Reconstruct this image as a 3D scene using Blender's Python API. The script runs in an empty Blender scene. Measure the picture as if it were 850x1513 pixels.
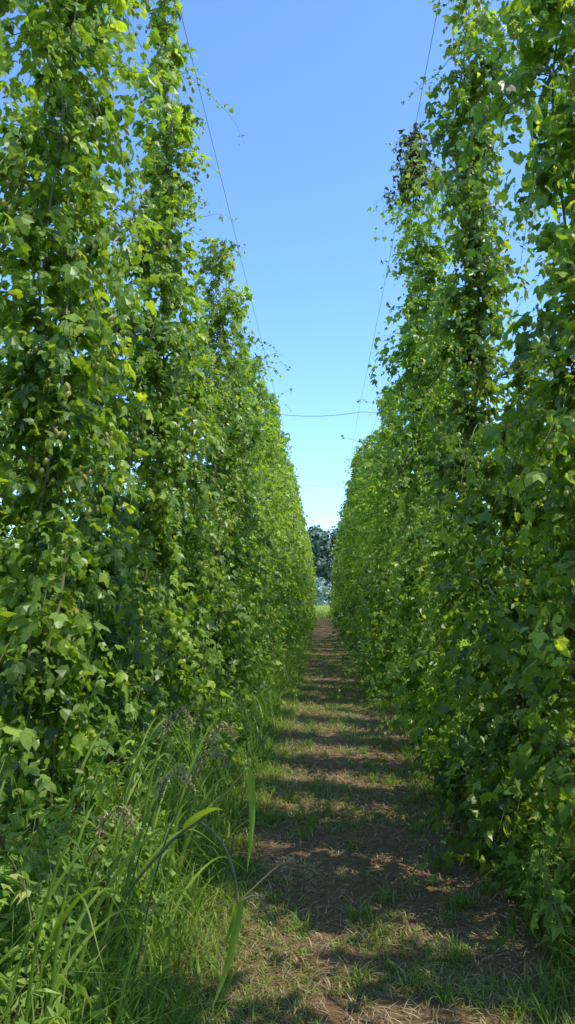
import bpy, math, random
import numpy as np
from mathutils import Vector

R = np.random.default_rng(7)
scene = bpy.context.scene
col = scene.collection

# ------------------------------------------------------------------ helpers
def norm(v):
    return v / np.maximum(np.linalg.norm(v, axis=-1, keepdims=True), 1e-9)

class Geo:
    """accumulates quads/tris with per-face rnd attribute and material index"""
    def __init__(s):
        s.v=[]; s.loops=[]; s.sizes=[]; s.rnd=[]; s.mi=[]; s.n=0
    def add(s, verts, faces, rnd, mi=0):
        N,k,_=verts.shape
        base = s.n + np.arange(N)*k
        s.v.append(verts.reshape(-1,3)); s.n += N*k
        for f in faces:
            idx = base[:,None]+np.array(f)[None,:]
            s.loops.append(idx.reshape(-1)); s.sizes.append(np.full(N,len(f)))
            s.rnd.append(rnd); s.mi.append(np.full(N,mi))
    def mesh(s,name,mats,smooth=False):
        me=bpy.data.meshes.new(name)
        v=np.concatenate(s.v).astype(np.float32); l=np.concatenate(s.loops).astype(np.int32)
        sz=np.concatenate(s.sizes).astype(np.int32)
        me.vertices.add(len(v)); me.vertices.foreach_set('co',v.ravel())
        me.loops.add(len(l)); me.loops.foreach_set('vertex_index',l)
        me.polygons.add(len(sz))
        st=np.concatenate([[0],np.cumsum(sz)[:-1]]).astype(np.int32)
        me.polygons.foreach_set('loop_start',st)
        try: me.polygons.foreach_set('loop_total',sz)
        except Exception: pass
        me.polygons.foreach_set('material_index',np.concatenate(s.mi).astype(np.int32))
        for m in mats: me.materials.append(m)
        me.update(calc_edges=True)
        a=me.attributes.new('rnd','FLOAT','FACE')
        a.data.foreach_set('value',np.concatenate(s.rnd).astype(np.float32))
        me.polygons.foreach_set('use_smooth',np.full(len(sz),smooth))
        return me

def obj(name,me,loc=(0,0,0),rz=0,sc=(1,1,1)):
    o=bpy.data.objects.new(name,me); o.location=loc; o.rotation_euler=(0,0,rz); o.scale=sc
    col.objects.link(o); return o

LT0=np.array([[0,0],[.20,-.12],[.50,.30],[.24,.42],[0,1.0],[-.24,.42],[-.50,.30],[-.20,-.12]],float)
LZ0=np.array([0,-.02,-.16,-.03,-.24,-.03,-.16,-.02])
LF0=[(0,1,2,3),(0,3,4),(0,4,5),(0,5,6,7)]
LT1=np.array([[0,0],[.16,-.14],[.38,-.02],[.50,.33],[.25,.40],[.22,.72],[0,1.0],[0,.48],
              [-.22,.72],[-.25,.40],[-.50,.33],[-.38,-.02],[-.16,-.14]],float)
LZ1=np.array([0,-.02,-.08,-.20,-.06,-.10,-.28,.02,-.10,-.06,-.20,-.08,-.02])
LF1=[(0,1,2,3),(0,3,4,7),(7,4,5,6),(0,7,9,10),(7,6,8,9),(0,10,11,12)]
def leaves(g,pos,nrm,tip,size,rnd,mi=0,wid=1.0,curl=1.0,fine=False):
    LT,LZ,LF=(LT1,LZ1,LF1) if fine else (LT0,LZ0,LF0)
    nrm=norm(nrm); tip=tip-(tip*nrm).sum(1,keepdims=True)*nrm; tip=norm(tip)
    side=np.cross(tip,nrm)
    s=size[:,None,None]
    cz=(curl*R.uniform(.2,2.0,len(pos)))[:,None,None]
    wv=(wid*R.uniform(.75,1.15,len(pos)))[:,None,None]
    V=pos[:,None,:]+s*(side[:,None,:]*LT[None,:,0:1]*wv+tip[:,None,:]*(LT[None,:,1:2])+nrm[:,None,:]*LZ[None,:,None]*cz)
    g.add(V,LF,rnd,mi)

def cones(g,pos,size,rnd,mi):
    N=len(pos); k=5
    prof=[(0,0.0),(.33,-.25),(.36,-.6),(.18,-.95),(0,-1.15)]
    vs=[]; faces=[]
    vs.append(np.zeros((N,3)))
    for r,z in prof[1:4]:
        for j in range(k):
            a=2*math.pi*j/k+ z*2
            vs.append(np.tile([r*math.cos(a),r*math.sin(a),z],(N,1)))
    vs.append(np.tile([0,0,prof[4][1]],(N,1)))
    V=np.stack(vs,1)*size[:,None,None]
    tilt=R.normal(0,.25,(N,1,2))
    V[:,:,0]+=V[:,:,2]*tilt[:,:,0]; V[:,:,1]+=V[:,:,2]*tilt[:,:,1]
    V+=pos[:,None,:]
    for j in range(k):
        j2=(j+1)%k
        faces.append((0,1+j,1+j2))
        for q in range(2):
            faces.append((1+q*k+j,1+(q+1)*k+j,1+(q+1)*k+j2,1+q*k+j2))
        faces.append((1+2*k+j,1+3*k,1+2*k+j2))
    g.add(V,faces,rnd,mi)

def tube(g,pts,rad,rnd=.5,mi=0,k=5):
    pts=np.array(pts,float); n=len(pts)
    if np.isscalar(rad): rad=np.full(n,rad)
    rad=np.interp(np.linspace(0,1,n),np.linspace(0,1,len(rad)),rad)
    d=np.gradient(pts,axis=0); d=norm(d)
    ref=np.array([0.31,0.9,0.17]); 
    if abs((d[0]*ref).sum())>.9: ref=np.array([1.,0,.2])
    a=norm(np.cross(d,ref)); b=np.cross(d,a)
    V=[]
    for j in range(k):
        t=2*math.pi*j/k
        V.append(pts+rad[:,None]*(a*math.cos(t)+b*math.sin(t)))
    V=np.stack(V,1).reshape(1,-1,3)
    F=[]
    for i in range(n-1):
        for j in range(k):
            F.append((i*k+j,i*k+(j+1)%k,(i+1)*k+(j+1)%k,(i+1)*k+j))
    g.add(V,F,np.array([rnd]),mi)

def blades(g,base,az,h,lean,w,rnd,mi=0,levels=5,droop=1.0):
    N=len(base); ts=np.linspace(0,1,levels)
    dirx=np.stack([np.cos(az),np.sin(az),np.zeros(N)],1)
    sid=np.stack([-np.sin(az),np.cos(az),np.zeros(N)],1)
    vs=[]
    for i,t in enumerate(ts):
        out=(lean*h*t**1.8)[:,None]*dirx
        z=h*(t-.45*np.minimum(lean,1.5)*droop*t**3)
        c=base+out; c=c+np.stack([0*z,0*z,z],1)
        ww=(w*(1-t**1.6)*.5*(0.6+.8*min(t*3,1)))[:,None]
        if i<levels-1:
            vs.append(c-sid*ww); vs.append(c+sid*ww)
        else: vs.append(c)
    V=np.stack(vs,1)
    F=[(2*i,2*i+1,2*i+3,2*i+2) for i in range(levels-2)]
    F.append((2*(levels-2),2*(levels-2)+1,2*(levels-1)))
    g.add(V,F,rnd,mi)

def vnoise(x,seed):
    rr=np.random.default_rng(seed); t=rr.uniform(0,1,512)
    i=np.floor(x).astype(int); f=x-i; f=f*f*(3-2*f)
    return t[i%512]*(1-f)+t[(i+1)%512]*f

def vnoise2(x,y,seed):
    rr=np.random.default_rng(seed); t=rr.uniform(0,1,(64,64))
    i=np.floor(x).astype(int); f=x-i; f=f*f*(3-2*f)
    j=np.floor(y).astype(int); q=y-j; q=q*q*(3-2*q)
    a=t[i%64,j%64]*(1-f)+t[(i+1)%64,j%64]*f
    b=t[i%64,(j+1)%64]*(1-f)+t[(i+1)%64,(j+1)%64]*f
    return a*(1-q)+b*q

# ------------------------------------------------------------------ materials
def foliage_mat(name,stops,transl=.4,tmul=(1.6,1.5,.6),rough=.5,spec=.4):
    m=bpy.data.materials.new(name); m.use_nodes=True; nt=m.node_tree; n=nt.nodes; L=nt.links
    n.clear()
    out=n.new('ShaderNodeOutputMaterial'); at=n.new('ShaderNodeAttribute'); at.attribute_name='rnd'
    cr=n.new('ShaderNodeValToRGB'); cr.color_ramp.interpolation='LINEAR'
    e=cr.color_ramp.elements
    e[0].position=stops[0][0]; e[0].color=(*stops[0][1],1)
    e[1].position=stops[-1][0]; e[1].color=(*stops[-1][1],1)
    for p,c in stops[1:-1]:
        x=e.new(p); x.color=(*c,1)
    L.new(at.outputs['Fac'],cr.inputs[0])
    oi=n.new('ShaderNodeObjectInfo')
    hs=n.new('ShaderNodeHueSaturation')
    mr=n.new('ShaderNodeMapRange'); mr.inputs[3].default_value=.85; mr.inputs[4].default_value=1.2
    L.new(oi.outputs['Random'],mr.inputs[0]); L.new(mr.outputs[0],hs.inputs['Value'])
    L.new(cr.outputs[0],hs.inputs['Color'])
    p=n.new('ShaderNodeBsdfPrincipled'); p.inputs['Roughness'].default_value=rough
    p.inputs['Specular IOR Level'].default_value=spec
    L.new(hs.outputs[0],p.inputs['Base Color'])
    if transl<=0:
        L.new(p.outputs[0],out.inputs[0]); return m
    tr=n.new('ShaderNodeBsdfTranslucent')
    mx=n.new('ShaderNodeMix'); mx.data_type='RGBA'; mx.blend_type='MULTIPLY'; mx.inputs[0].default_value=1
    L.new(hs.outputs[0],mx.inputs[6]); mx.inputs[7].default_value=(*tmul,1)
    L.new(mx.outputs[2],tr.inputs['Color'])
    ms=n.new('ShaderNodeMixShader'); ms.inputs[0].default_value=transl
    L.new(p.outputs[0],ms.inputs[1]); L.new(tr.outputs[0],ms.inputs[2]); L.new(ms.outputs[0],out.inputs[0])
    return m

def plain_mat(name,c1,c2,scale=20,rough=.8,spec=.2,metal=0):
    m=bpy.data.materials.new(name); m.use_nodes=True; nt=m.node_tree; n=nt.nodes; L=nt.links
    p=n['Principled BSDF']; p.inputs['Roughness'].default_value=rough; p.inputs['Metallic'].default_value=metal
    p.inputs['Specular IOR Level'].default_value=spec
    tc=n.new('ShaderNodeTexCoord'); nz=n.new('ShaderNodeTexNoise'); nz.inputs['Scale'].default_value=scale
    L.new(tc.outputs['Object'],nz.inputs[0])
    mx=n.new('ShaderNodeMix'); mx.data_type='RGBA'; mx.inputs[6].default_value=(*c1,1); mx.inputs[7].default_value=(*c2,1)
    L.new(nz.outputs[0],mx.inputs[0]); L.new(mx.outputs[2],p.inputs['Base Color'])
    return m

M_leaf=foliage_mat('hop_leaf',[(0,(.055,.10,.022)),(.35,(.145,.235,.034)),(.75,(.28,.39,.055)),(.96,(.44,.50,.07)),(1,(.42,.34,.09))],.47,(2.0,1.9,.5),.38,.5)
M_cone=foliage_mat('hop_cone',[(0,(.28,.30,.07)),(.7,(.45,.44,.12)),(1,(.36,.27,.10))],.3,(1.4,1.4,.7))
M_brown=foliage_mat('hop_dry_leaf',[(0,(.04,.04,.018)),(1,(.10,.08,.035))],.3,(1.5,1.2,.7))
M_stem=foliage_mat('hop_bine',[(0,(.12,.13,.05)),(1,(.18,.17,.08))],.0,(1,1,1))
M_grass=foliage_mat('grass_blade',[(0,(.06,.11,.024)),(.5,(.15,.25,.04)),(.85,(.28,.38,.065)),(1,(.38,.34,.14))],.4,(1.8,1.8,.5))
M_straw=foliage_mat('straw',[(0,(.13,.085,.045)),(.5,(.29,.21,.12)),(1,(.50,.40,.24))],0,(1,1,1),.8,.1)
M_seed=foliage_mat('grass_seed',[(0,(.28,.24,.12)),(1,(.46,.40,.23))],.3,(1,1,1),.7,.2)
M_far=foliage_mat('distant_foliage',[(0,(.10,.15,.11)),(.6,(.15,.21,.14)),(1,(.20,.26,.17))],0,(1,1,1),.9,.05)  # bluish, lightened tones: distance haze painted into the leaf colour
M_pale=foliage_mat('pale_foliage',[(0,(.28,.34,.27)),(1,(.45,.52,.42))],0,(1,1,1),.9,.05)
M_bark=plain_mat('bark',(.05,.04,.03),(.11,.09,.07))
M_wire=plain_mat('steel_wire',(.25,.26,.27),(.35,.35,.36),30,.5,.5,.6)
M_twine=plain_mat('twine',(.30,.27,.2),(.5,.47,.4),30,.9)
M_pole=plain_mat('pole_wood',(.12,.09,.06),(.22,.18,.13),12)

# ------------------------------------------------------------------ hop plants
def hop(seed,H=6.5,rad=.42,nlat=330,lpl=30,leaf=.085,top_taper=1.2,brown_top=0.0,ncone=500,baseR=1.0,lean=(0,0),gap=.5,stems=3,fine=True,tend=0):
    global R
    R=np.random.default_rng(seed)
    g=Geo()
    nb=3; zz=np.linspace(0,H,26); axes=[]
    for b in range(nb):
        ox=.08*np.cos(b*2.1+zz*1.3)*np.minimum(1,zz)+.07*(vnoise(zz*1.1,seed*7+b)-.5)*2
        oy=.10*np.sin(b*2.1+zz*1.1)*np.minimum(1,zz)+.07*(vnoise(zz*1.1,seed*11+b)-.5)*2
        P=np.stack([ox+lean[0]*(zz/H)**1.3,oy+lean[1]*(zz/H),zz],1); axes.append(P)
        tube(g,P,np.linspace(.011,.004,len(zz)),R.uniform(),1,4)
    N=nlat
    z0=H*R.uniform(.0,1,N)**.92
    az=R.uniform(0,6.283,N)
    lump=vnoise(z0*1.5,seed*3+1)
    lump2=vnoise2(z0*1.8,az*1.2,seed*5+2)
    prof=np.clip((H-z0)/top_taper,.22,1)**.7
    prof*=1+ (baseR-1)*np.clip((2.2-z0)/2.2,0,1)
    q=np.clip(.5*lump+.5*lump2,0,1)
    L=rad*prof*(1-gap+gap*2.2*q**1.2)*R.uniform(.45,1.35,N)
    bi=R.integers(0,nb,N)
    st=np.zeros((N,3))
    for b in range(nb):
        m=bi==b
        for k in range(3): st[m,k]=np.interp(z0[m],zz,axes[b][:,k])
    drp=R.uniform(.3,1.4,N)*L*1.3
    n=lpl
    t=R.uniform(.12,1.05,(N,n))
    azv=az[:,None]+R.normal(0,.2,(N,n))*t
    rr=L[:,None]*t
    pos=np.stack([st[:,0:1]+rr*np.cos(azv),st[:,1:2]+rr*np.sin(azv),st[:,2:3]+.12*t-drp[:,None]*t**2],2)
    pos=pos+R.normal(0,.033,pos.shape)
    tone=R.uniform(-.25,.25,N)[:,None]+0*t
    outv=np.stack([np.cos(azv),np.sin(azv),0*azv],2).reshape(-1,3)
    tt=t.reshape(-1)
    pos=pos.reshape(-1,3); tone=tone.reshape(-1)
    keep=(R.uniform(0,1,(N,n))<np.clip(L[:,None]/rad*1.1,.3,1)).reshape(-1)&(pos[:,2]>.02)
    pos=pos[keep]; outv=outv[keep]; tone=tone[keep]; tt=tt[keep]; K=len(pos)
    nrm=outv*.6+np.array([0,0,.6])+R.normal(0,.55,(K,3))
    tip=outv*.45+np.array([0,0,-.8])+R.normal(0,.5,(K,3))
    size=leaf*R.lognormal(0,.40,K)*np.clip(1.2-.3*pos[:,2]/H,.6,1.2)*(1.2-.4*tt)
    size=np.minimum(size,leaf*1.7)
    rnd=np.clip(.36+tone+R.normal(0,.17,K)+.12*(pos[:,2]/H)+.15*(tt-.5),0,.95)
    rnd[R.uniform(size=K)<.0015]=1.0
    br=(R.uniform(size=K)<brown_top*np.clip((pos[:,2]-H*.86)/(H*.08),0,1))
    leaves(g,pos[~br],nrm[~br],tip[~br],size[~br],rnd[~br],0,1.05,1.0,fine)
    if br.any(): leaves(g,pos[br],nrm[br],tip[br],size[br]*.9,R.uniform(size=br.sum()),3,.9,2.0)
    for i in range(0,N,stems):
        ts=np.linspace(0,1,5)
        P=np.stack([st[i,0]+L[i]*ts*np.cos(az[i]),st[i,1]+L[i]*ts*np.sin(az[i]),st[i,2]+.12*ts-drp[i]*ts**2],1)
        tube(g,P,np.linspace(.004,.0015,5),.5,1,3)
    for i in range(tend):
        z=H*R.uniform(.35,.99); a=R.uniform(0,6.28); l=R.uniform(.35,.75)*rad/.4; up=R.uniform(-.9,.5)
        ts=np.linspace(0,1,9)
        bx,by=np.interp(z,zz,axes[0][:,0]),np.interp(z,zz,axes[0][:,1])
        P=np.stack([bx+l*ts*np.cos(a+.4*ts),by+l*ts*np.sin(a+.4*ts),z+up*l*ts**1.5-.25*l*ts**3+.03*np.sin(ts*9)],1)
        tube(g,P,np.linspace(.0035,.0012,9),.5,1,3)
        q=18; tq=R.uniform(.25,1.03,q); pp=np.stack([np.interp(tq,ts,P[:,k]) for k in range(3)],1)+R.normal(0,.02,(q,3))
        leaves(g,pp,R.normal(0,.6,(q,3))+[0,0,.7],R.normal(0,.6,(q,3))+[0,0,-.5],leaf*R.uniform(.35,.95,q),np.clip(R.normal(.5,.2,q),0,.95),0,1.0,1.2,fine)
    if ncone:
        idx=R.integers(0,K,ncone)
        idx=idx[pos[idx,2]>H*.3]
        idx=np.repeat(idx,3)
        cp=pos[idx]+outv[idx]*.05+R.normal(0,.03,(len(idx),3))
        cones(g,cp,R.uniform(.026,.042,len(idx)),R.uniform(0,.9,len(idx)),2)
    return g.mesh('hop_plant_mesh_%d'%seed,[M_leaf,M_stem,M_cone,M_brown])

LX,RX=-1.38,1.15
near=[
 (LX-.06,3.75,dict(seed=11,H=6.6,rad=.42,nlat=410,lpl=27,leaf=.058,ncone=300,gap=.75,baseR=1.45,tend=24)),
 (LX-.15,4.85,dict(seed=12,H=3.9,rad=.38,nlat=230,lpl=26,leaf=.057,ncone=50,gap=.6,baseR=1.5,tend=8)),
 (LX-.01,6.05,dict(seed=13,H=7.0,rad=.41,nlat=430,lpl=27,leaf=.058,ncone=300,gap=.72,top_taper=3.0,baseR=1.3,tend=28)),
 (LX,7.3,dict(seed=14,H=4.8,rad=.42,nlat=280,lpl=24,leaf=.062,ncone=80,baseR=1.3,fine=False,tend=8)),
 (LX+.10,8.7,dict(seed=15,H=6.0,rad=.44,nlat=360,lpl=26,leaf=.062,ncone=200,top_taper=1.6,gap=.62,fine=False,tend=22)),
 (RX+.27,3.9,dict(seed=21,H=7.2,rad=.45,nlat=420,lpl=27,leaf=.058,ncone=320,gap=.7,baseR=1.4,tend=22)),
 (RX+.10,5.9,dict(seed=22,H=7.0,rad=.34,nlat=370,lpl=26,leaf=.058,ncone=260,gap=.75,baseR=1.8,tend=20)),
 (RX+.25,4.9,dict(seed=23,H=3.2,rad=.42,nlat=230,lpl=26,leaf=.058,ncone=40,baseR=1.6,tend=6)),
 (RX+.08,7.0,dict(seed=24,H=4.6,rad=.40,nlat=280,lpl=24,leaf=.06,ncone=100,baseR=1.5,fine=False,tend=8)),
 (RX-.0,8.3,dict(seed=25,H=7.1,rad=.38,nlat=400,lpl=27,leaf=.062,ncone=220,brown_top=.7,top_taper=.5,gap=.55,fine=False,tend=18)),
 (RX+.1,9.6,dict(seed=26,H=5.2,rad=.42,nlat=260,lpl=24,leaf=.066,ncone=80,fine=False,tend=8)),
]
for x,y,kw in near:
    obj('hop_plant',hop(**kw),(x,y,0))

protos=[hop(seed=40+i,H=6.3,rad=.48,nlat=240,lpl=21,leaf=.080,ncone=40,top_taper=1.9,baseR=1.2,gap=.66,stems=8,fine=False,tend=12) for i in range(5)]
lite=[hop(seed=60+i,H=6.3,rad=.50,nlat=190,lpl=13,leaf=.112,ncone=0,top_taper=1.9,baseR=1.1,gap=.6,stems=40,fine=False) for i in range(4)]
RR=np.random.default_rng(99)
def place(x,y,hs,P=None):
    P=P or (protos if y<22 else lite)
    s=RR.uniform(.9,1.1)
    obj('hop_plant',P[RR.integers(0,len(P))],(x+RR.uniform(-.08,.08),y+RR.uniform(-.15,.15),0),RR.uniform(0,6.28),(s,s,hs))
y=10.2
while y<64:
    place(LX+.06,y,RR.uniform(.86,1.06) if y<16 else RR.uniform(.91,1.08)); 
    if y>10.5: place(RX+.05,y+.4,RR.uniform(.72,1.0) if y<20 else RR.uniform(.87,1.06))
    y+=1.15 if y<30 else 1.4
for yy in (-3.6,-2.2,-.8,.7,2.1):
    place(LX-.3,yy,RR.uniform(.75,1.0),lite); place(RX+.5,yy,RR.uniform(.7,.95),lite)
for rx in (LX-2.85,RX+2.9):
    y=-3.0
    while y<45:
        if RR.uniform()>.12: place(rx,y,RR.uniform(.6,.88),lite)
        y+=1.8

# ------------------------------------------------------------------ trellis
TH=7.6
py=[-6.0,23.6,38.5,53.5,66.0]
for rx in (LX-.1,RX+.1,LX-2.85,RX+2.9):
    for yy in py:
        g=Geo(); zs=np.linspace(-.05,TH-1.3 if abs(rx)<2 else TH+.05,7)
        P=np.stack([np.full(7,0.),np.full(7,0.),zs],1)
        tube(g,P,np.linspace(.07,.05,7),.5,0,12)
        obj('trellis_pole',g.mesh('trellis_pole',[M_pole],True),(rx,yy,0))
g=Geo()
for rx in (LX,RX,RX+.62,LX-2.75,RX+2.75):
    for a,b in zip(py[:-1],py[1:]):
        t=np.linspace(0,1,24); sag=(.25 if b-a>20 else .10)*4*t*(1-t)
        tube(g,np.stack([np.full(24,rx),a+(b-a)*t,TH-sag],1),.0045,.5,0,4)
for i,yy in enumerate(py[:3]):
    t=np.linspace(0,1,60); xs=LX-2.85+(RX-LX+5.75)*t
    z=TH+.02-.10*np.abs(np.sin(t*math.pi*3))+.02*(xs)
    tube(g,np.stack([xs,np.full(60,yy),z],1),.010 if i<2 else .007,.5,0,4)
obj('trellis_cable',g.mesh('trellis_cable',[M_wire]))
g=Geo()
for x,y,kw in near:
    if kw['H']<6: continue
    t=np.linspace(0,1,12)
    tube(g,np.stack([x*1.0+.02*np.sin(t*9),y+.1*t,TH-.2-(TH-.2)*t[::1]],1),.0016,.5,0,3)
for k in range(3):
    t=np.linspace(0,1,30); 
    tube(g,np.stack([RX+.02+.02*k+.03*np.sin(t*(7+k)+k),8.1+.1*np.cos(t*6+k),7.5-(.4+.2*k)*t],1),.002,.5,0,3)
for k in range(3):
    t=np.linspace(0,1,30)
    tube(g,np.stack([1.24+.02*np.sin(t*(5+k)+k)+.1*t**3*k,np.full(30,3.4+.02*k),3.0-(1.0-.2*k)*t],1),.0022,.5,0,3)
obj('climbing_twine',g.mesh('climbing_twine',[M_twine]))

# ------------------------------------------------------------------ ground
def gz(x,y):
    f=np.exp(-((np.abs(y-10)/60)**2))*np.exp(-(x/14)**2)
    return f*(.05*(vnoise2(x*1.3+20,y*1.3+20,3)-.5)+.025*(vnoise2(x*5+20,y*5+20,4)-.5))
def axis(lo,hi,fine,step,n):
    core=np.arange(fine[0],fine[1]+1e-6,step)
    a=fine[0]-np.geomspace(step,fine[0]-lo,n)[::-1]; b=fine[1]+np.geomspace(step,hi-fine[1],n)
    return np.concatenate([a,core,b])
xs=axis(-1500,1500,(-3,3),.07,30); ys=axis(-1500,2500,(0,16),.09,40)
X,Y=np.meshgrid(xs,ys,indexing='ij'); Z=gz(X,Y)
V=np.stack([X,Y,Z],2).reshape(-1,3); nx,ny=X.shape
I,J=np.meshgrid(np.arange(nx-1),np.arange(ny-1),indexing='ij')
F=np.stack([I*ny+J,(I+1)*ny+J,(I+1)*ny+J+1,I*ny+J+1],2).reshape(-1,4)
me=bpy.data.meshes.new('ground'); me.from_pydata(V.tolist(),[],F.tolist()); me.update()
me.polygons.foreach_set('use_smooth',np.full(len(F),True))
m=bpy.data.materials.new('ground_soil'); m.use_nodes=True; nt=m.node_tree; n=nt.nodes; Lk=nt.links
p=n['Principled BSDF']; p.inputs['Roughness'].default_value=.95; p.inputs['Specular IOR Level'].default_value=.1
tc=n.new('ShaderNodeTexCoord')
def noise(s,d=6,rg=.6):
    z=n.new('ShaderNodeTexNoise'); z.inputs['Scale'].default_value=s; z.inputs['Detail'].default_value=d; z.inputs['Roughness'].default_value=rg
    Lk.new(tc.outputs['Object'],z.inputs[0]); return z
def ramp(src,a,b):
    r=n.new('ShaderNodeMapRange'); r.inputs[1].default_value=a; r.inputs[2].default_value=b; r.clamp=True
    Lk.new(src,r.inputs[0]); return r.outputs[0]
def mix(f,a,b):
    x=n.new('ShaderNodeMix'); x.data_type='RGBA'; Lk.new(f,x.inputs[0])
    for s,k in ((a,6),(b,7)):
        if isinstance(s,tuple): x.inputs[k].default_value=(*s,1)
        else: Lk.new(s,x.inputs[k])
    return x.outputs[2]
c=mix(ramp(noise(55,8,.7).outputs[0],.35,.65),(.12,.065,.032),(.34,.23,.12))
c=mix(ramp(noise(3,5).outputs[0],.42,.62),c,(.22,.13,.068))
c=mix(ramp(noise(1.7,7,.7).outputs[0],.53,.63),c,(.14,.14,.045))
sx=n.new('ShaderNodeSeparateXYZ'); Lk.new(tc.outputs['Object'],sx.inputs[0])
c=mix(ramp(sx.outputs[1],60,68),c,(.18,.21,.08))
Lk.new(c,p.inputs['Base Color'])
bp=n.new('ShaderNodeBump'); bp.inputs['Strength'].default_value=.8; bp.inputs['Distance'].default_value=.03
Lk.new(noise(40,8,.7).outputs[0],bp.inputs['Height']); Lk.new(bp.outputs[0],p.inputs['Normal'])
me.materials.append(m); obj('ground',me)

# ------------------------------------------------------------------ grass on path, straw
R=np.random.default_rng(5)
g=Geo()
N=95000; x=R.uniform(-1.1,1.2,N); y=2+ (R.uniform(size=N)**1.8)*28
keep=(vnoise2(x*2.2+9,y*1.6+9,31)*.6+vnoise2(x*6+9,y*6+9,32)*.4+ .3*np.abs(x-.2)**2)>.52
x=x[keep];y=y[keep];N=len(x)
blades(g,np.stack([x,y,gz(x,y)],1),R.uniform(0,6.28,N),R.uniform(.015,.06,N)*(1+(np.abs(x-.2)>.6)*1.4),R.uniform(.3,1.4,N),R.uniform(.003,.006,N)*(1+y*.05),np.clip(R.normal(.70,.27,N),0,1),0,4)
for k in range(190):
    cx,cy=R.uniform(-.55,.95),2.2+R.uniform()**1.5*16; q=R.integers(12,40)
    px=cx+R.normal(0,.025,q); pyy=cy+R.normal(0,.025,q)
    blades(g,np.stack([px,pyy,gz(px,pyy)],1),R.uniform(0,6.28,q),R.uniform(.05,.15,q),R.uniform(.3,1.2,q),R.uniform(.003,.006,q),np.clip(R.normal(.6,.2,q),0,1),0,5)
obj('path_grass',g.mesh('path_grass',[M_grass]))
g=Geo()
N=42000; x=R.uniform(-1.0,1.2,N); y=2+(R.uniform(size=N)**1.7)*20
az=R.uniform(0,6.28,N)
blades(g,np.stack([x,y,gz(x,y)+R.uniform(.001,.012,N)],1),az,R.uniform(.01,.03,N),R.uniform(1.5,4.5,N),R.uniform(.002,.005,N)*(1+y*.06),R.uniform(0,1,N)**1.3,0,3,.3)
obj('straw_litter',g.mesh('straw_litter',[M_straw]))

# ------------------------------------------------------------------ verge grass
def verge(name,x0,x1,n,h0,h1,seed,edge,y0=1.6,y1=60):
    global R; R=np.random.default_rng(seed)
    g=Geo(); y=y0+(R.uniform(size=n)**1.9)*(y1-y0)
    x=R.uniform(x0,x1,n)
    ph=vnoise2(x*2+30,y*1.2+30,seed)
    k=ph>.34; x=x[k];y=y[k];ph=ph[k];N=len(x)
    dist=np.clip(np.abs(x-edge)/.45,0.15,1)
    h=R.uniform(h0,h1,N)*dist*(.4+ph*1.1)
    blades(g,np.stack([x,y,gz(x,y)-.005],1),R.uniform(0,6.28,N),h,R.uniform(.2,1.1,N),R.uniform(.004,.010,N)*(1+y*.03),np.clip(R.normal(.5,.25,N),0,1),0,6)
    return obj(name,g.mesh(name,[M_grass]))
verge('verge_grass',-1.7,-.50,26000,.20,.85,61,-.44)
verge('verge_grass',.98,1.7,17000,.18,.6,62,.92)

def weeds(xs,ys,hs,seed,lw=.32,ls=.11,fine=True):
    global R; R=np.random.default_rng(seed); g=Geo()
    for x,y,h in zip(xs,ys,hs):
        ln=R.normal(0,.15,2); t=np.linspace(0,1,7)
        P=np.stack([x+ln[0]*h*t**2,y+ln[1]*h*t**2,h*t],1)
        tube(g,P,np.linspace(.005,.002,7),.5,1,4)
        k=int(h*65)+8; tt=R.uniform(.1,1,k)
        pp=np.stack([np.interp(tt,t,P[:,i]) for i in range(3)],1)
        a=R.uniform(0,6.28,k); o=np.stack([np.cos(a),np.sin(a),R.uniform(-.1,.6,k)],1)
        pp=pp+o*R.uniform(0,.10,k)[:,None]*h
        w_=R.choice([lw,lw*1.8])
        leaves(g,pp,np.stack([np.cos(a)*.2,np.sin(a)*.2,np.ones(k)],1)+R.normal(0,.35,(k,3)),o,ls*R.uniform(.45,1.2,k)*(1.2-.5*tt),np.clip(R.normal(R.uniform(.35,.75),.15,k),0,.95),0,w_,1.4)
    return g
r=np.random.default_rng(8)
n=190; x_=r.uniform(-1.6,-.80,n); y_=1.9+r.uniform(size=n)**1.6*16; h_=r.uniform(.25,.8,n)
n2=100; x_=np.concatenate([x_,r.uniform(-1.5,-.74,n2)]); y_=np.concatenate([y_,r.uniform(2.1,4.6,n2)]); h_=np.concatenate([h_,r.uniform(.4,1.05,n2)*np.clip((-.55-x_[-n2:])/.4,.4,1)])
g=weeds(x_,y_,h_,71,.28,.09)
obj('leafy_weed_mass',g.mesh('leafy_weed_mass',[M_grass,M_stem]))
n=150; g=weeds(r.uniform(1.0,1.6,n),2.2+r.uniform(size=n)**1.5*14,r.uniform(.2,.7,n),72,.5,.075)
obj('leafy_weed_mass',g.mesh('leafy_weed_mass',[M_grass,M_stem]))

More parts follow.
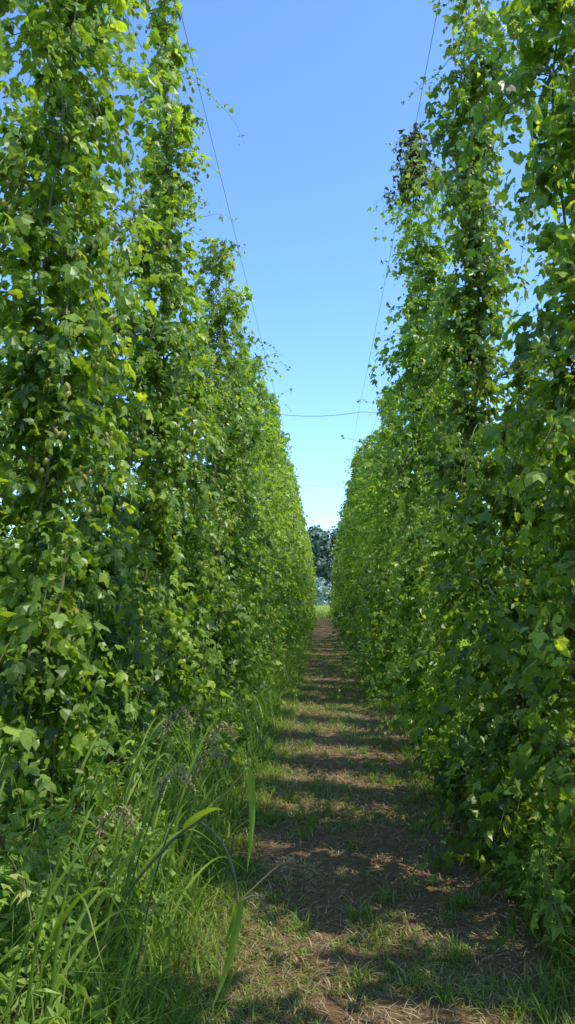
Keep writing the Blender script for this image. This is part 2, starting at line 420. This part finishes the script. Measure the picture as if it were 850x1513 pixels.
# ------------------------------------------------------------------ foreground tall grass
def bez(pts,n=24):
    pts=np.array(pts,float)
    t=np.linspace(0,len(pts)-1,n); out=[]
    P=np.vstack([2*pts[0]-pts[1],pts,2*pts[-1]-pts[-2]])
    for u in t:
        i=min(int(u),len(pts)-2); f=u-i; a,b,c_,d=P[i],P[i+1],P[i+2],P[i+3]
        out.append(.5*((2*b)+(-a+c_)*f+(2*a-5*b+4*c_-d)*f*f+(-a+3*b-3*c_+d)*f**3))
    return np.array(out)
def ribbon(g,pts,w,rnd,n=22,side=None,pw=1.5,twist=None):
    C=bez(pts,n); t=np.linspace(0,1,n); d=norm(np.gradient(C,axis=0))
    s=norm(np.cross(d,np.array([.25,1,.35]) if side is None else np.array(side)))
    up=np.cross(s,d); tw=((R.uniform(-1,1) if twist is None else twist)*t*1.4)[:,None]; s2=s*np.cos(tw)+up*np.sin(tw); up=np.cross(s2,d); s=s2
    ww=(w*.5*np.minimum(1,.35+t*4)*(1-t**(pw*1.1))**.9)[:,None]
    V=np.empty((1,n*3,3)); V[0,0::3]=C-s*ww+up*ww*.45; V[0,1::3]=C; V[0,2::3]=C+s*ww+up*ww*.45
    F=[]
    for i in range(n-1):
        F+= [(3*i,3*i+1,3*i+4,3*i+3),(3*i+1,3*i+2,3*i+5,3*i+4)]
    g.add(V,F,np.array([rnd]),0)
def seedhead(g,pts,n,ln,spread):
    C=bez(pts,n); 
    a=R.uniform(0,6.28,n); o=np.stack([np.cos(a),np.sin(a)*.6,np.full(n,-.6)],1)*spread
    blades(g,C,a,np.full(n,ln)*R.uniform(.6,1.2,n),R.uniform(.6,1.4,n),np.full(n,.005),R.uniform(size=n),1,4)
    leaves(g,C+o*.5,R.normal(0,1,(n,3)),o+R.normal(0,.3*spread,(n,3)),np.full(n,ln*.7),R.uniform(size=n),1,.3)
R=np.random.default_rng(17)
g=Geo()
tube(g,bez([(-.92,2.75,0),(-.72,2.65,.52),(-.53,2.55,.78),(-.41,2.5,.88)]),np.linspace(.0055,.004,24),.6,2,6)
tube(g,bez([(-.41,2.5,.88),(-.34,2.48,.83),(-.295,2.46,.75),(-.275,2.45,.65)]),np.linspace(.004,.005,24),.9,2,6)
ribbon(g,[(-.275,2.45,.67),(-.283,2.44,.58),(-.31,2.43,.46),(-.35,2.42,.35)],.036,.80,side=(.8,.8,.2),twist=.5)
ribbon(g,[(-.275,2.45,.66),(-.30,2.5,.56),(-.33,2.54,.47)],.022,.7)
ribbon(g,[(-.47,2.53,.83),(-.42,2.5,.885),(-.36,2.46,.925),(-.32,2.44,.93)],.038,.84,side=(.1,.5,1),twist=.2)
tube(g,bez([(-.41,2.5,.88),(-.33,2.5,.96),(-.27,2.5,1.03),(-.245,2.5,1.05)]),.0032,.6,2,6)
ribbon(g,[(-.262,2.5,1.05),(-.245,2.49,1.01),(-.238,2.48,.88),(-.25,2.47,.73)],.036,.80,side=(.8,.8,.2),twist=.5)
tube(g,bez([(-.275,2.45,.65),(-.22,2.45,.70),(-.15,2.45,.76),(-.11,2.45,.77),(-.03,2.45,.75)]),np.linspace(.003,.0015,24),.5,1,5)
tube(g,bez([(-.275,2.45,.65),(-.23,2.45,.67),(-.20,2.45,.66),(-.175,2.45,.60)]),np.linspace(.003,.0015,24),.5,1,5)
seedhead(g,[(-.12,2.45,.77),(-.07,2.45,.77),(-.03,2.45,.745)],22,.03,.022)
seedhead(g,[(-.13,2.45,.765),(-.115,2.45,.73),(-.11,2.45,.70)],12,.028,.02)
seedhead(g,[(-.21,2.45,.665),(-.19,2.45,.63),(-.175,2.45,.59)],18,.03,.02)
for bx,by,tx,ty,tz in [(-.75,2.9,-.44,2.7,1.03),(-.8,2.8,-.55,2.6,.98),(-.95,2.5,-.68,2.35,.92),(-1.0,3.2,-.62,3.0,1.12),(-.85,3.5,-.5,3.4,1.0)]:
    tube(g,bez([(bx,by,0),(.6*bx+.4*tx,by,.6*tz),(tx,ty,tz)]),np.linspace(.004,.002,24),.5,2,5)
    dx=.06
    seedhead(g,[(tx-.02,ty,tz-.05),(tx,ty,tz),(tx+dx,ty,tz+.03),(tx+dx*1.6,ty,tz-.02)],46,.035,.018)
for i in range(58):
    bx=R.uniform(-1.2,-.70); by=R.uniform(2.1,4.4); h=R.uniform(.4,1.1); a=R.uniform(-1.0,1.4); l=R.uniform(.2,.55)
    ribbon(g,[(bx,by,h*.1),(bx+l*.25*math.cos(a),by+l*.2*math.sin(a),h*.7),(bx+l*.7*math.cos(a),by+l*.6*math.sin(a),h),(bx+l*1.1*math.cos(a),by+l*math.sin(a),h*.78)],R.uniform(.010,.018),R.uniform(.4,.9),16)
obj('tall_wild_grass',g.mesh('tall_wild_grass',[M_grass,M_seed,M_stem],True))

# ------------------------------------------------------------------ distant treeline
R=np.random.default_rng(3); g=Geo()
for tx in np.arange(-60,61,3.0):
    cx=tx+R.uniform(-1.5,1.5); cy=135+R.uniform(-6,10); Ht=R.uniform(13.5,16); rw=R.uniform(3.5,5.0)
    tube(g,[(cx,cy,0),(cx,cy,Ht*.4),(cx+.3,cy,Ht*.75)],np.array([.35,.25,.1]),.5,1,6)
    for q in range(18):
        a=R.uniform(0,6.28); rz=R.uniform(.05,.93); rr=rw*math.sqrt(max(.25,1-abs(rz-.4)*1.6))*R.uniform(.2,.85)
        c0=np.array([cx+rr*math.cos(a),cy+rr*math.sin(a),Ht*rz]); rc=R.uniform(1.4,2.4)
        n=100; d=norm(R.normal(0,1,(n,3))); P=c0+d*rc*(R.uniform(.5,1.05,n)[:,None]); P[:,2]=np.maximum(P[:,2],.3)
        leaves(g,P,d+R.normal(0,.5,(n,3))+[0,0,.4],d+R.normal(0,.6,(n,3)),R.uniform(.5,1.0,n),np.clip(R.normal(.5,.2,n)+R.uniform(-.15,.15),0,1),0,1.2)
obj('distant_treeline',g.mesh('distant_treeline',[M_far,M_bark]))
g=Geo()
for cx in np.arange(-14,15,2.3):
    Ht=R.uniform(4.5,6.5); cy=118+R.uniform(-2,2)
    for q in range(10):
        c0=np.array([cx+R.uniform(-.9,.9),cy+R.uniform(-.9,.9),Ht*R.uniform(.12,.85)]); n=70
        d=norm(R.normal(0,1,(n,3))); P=c0+d*R.uniform(.4,.95,n)[:,None]; P[:,2]=np.maximum(P[:,2],.1)
        leaves(g,P,d+R.normal(0,.5,(n,3)),d+R.normal(0,.5,(n,3)),R.uniform(.25,.5,n),R.uniform(0,1,n),0,.8)
obj('willow_shrub_row',g.mesh('willow_shrub_row',[M_pale]))
R=np.random.default_rng(4); g=Geo(); N=22000
x=R.uniform(-9,9,N); y=R.uniform(60,115,N)
blades(g,np.stack([x,y,0*x],1),R.uniform(0,6.28,N),R.uniform(.3,1.1,N),R.uniform(.2,.8,N),R.uniform(.03,.06,N),np.clip(R.normal(.85,.15,N),0,1),0,4)
obj('field_grass',g.mesh('field_grass',[M_grass]))

# ------------------------------------------------------------------ light
EL=math.radians(51); AZ=math.radians(108)   # azimuth clockwise from +Y
w=bpy.data.worlds.new('World'); scene.world=w; w.use_nodes=True; nt=w.node_tree
bg=nt.nodes['Background']; sk=nt.nodes.new('ShaderNodeTexSky'); sk.sky_type='NISHITA'
sk.sun_disc=False; sk.sun_elevation=EL; sk.sun_rotation=AZ; sk.air_density=1.0; sk.dust_density=.3; sk.ozone_density=3.0
mx=nt.nodes.new('ShaderNodeMix'); mx.data_type='RGBA'; mx.blend_type='MULTIPLY'; mx.inputs[0].default_value=1; mx.inputs[7].default_value=(1.65,2.1,2.55,1)
nt.links.new(sk.outputs[0],mx.inputs[6]); nt.links.new(mx.outputs[2],bg.inputs[0]); bg.inputs[1].default_value=.15
sd=bpy.data.lights.new('sun','SUN'); sd.energy=5; sd.angle=math.radians(.5); sd.color=(1,.95,.82)
so=bpy.data.objects.new('sun',sd); col.objects.link(so)
dv=Vector((math.sin(AZ)*math.cos(EL),math.cos(AZ)*math.cos(EL),math.sin(EL)))
so.rotation_euler=dv.to_track_quat('Z','Y').to_euler(); so.location=dv*50

# ------------------------------------------------------------------ camera
cd=bpy.data.cameras.new('camera'); cam=bpy.data.objects.new('camera',cd); col.objects.link(cam)
cam.location=(0,0,1.6); cam.rotation_euler=(math.radians(96.7),0,math.radians(2.8))
cd.sensor_fit='VERTICAL'; cd.sensor_height=36; cd.lens=26; cd.clip_end=5000; cd.clip_start=.05
scene.camera=cam
scene.view_settings.view_transform='Standard'; scene.view_settings.look='None'; scene.view_settings.exposure=0
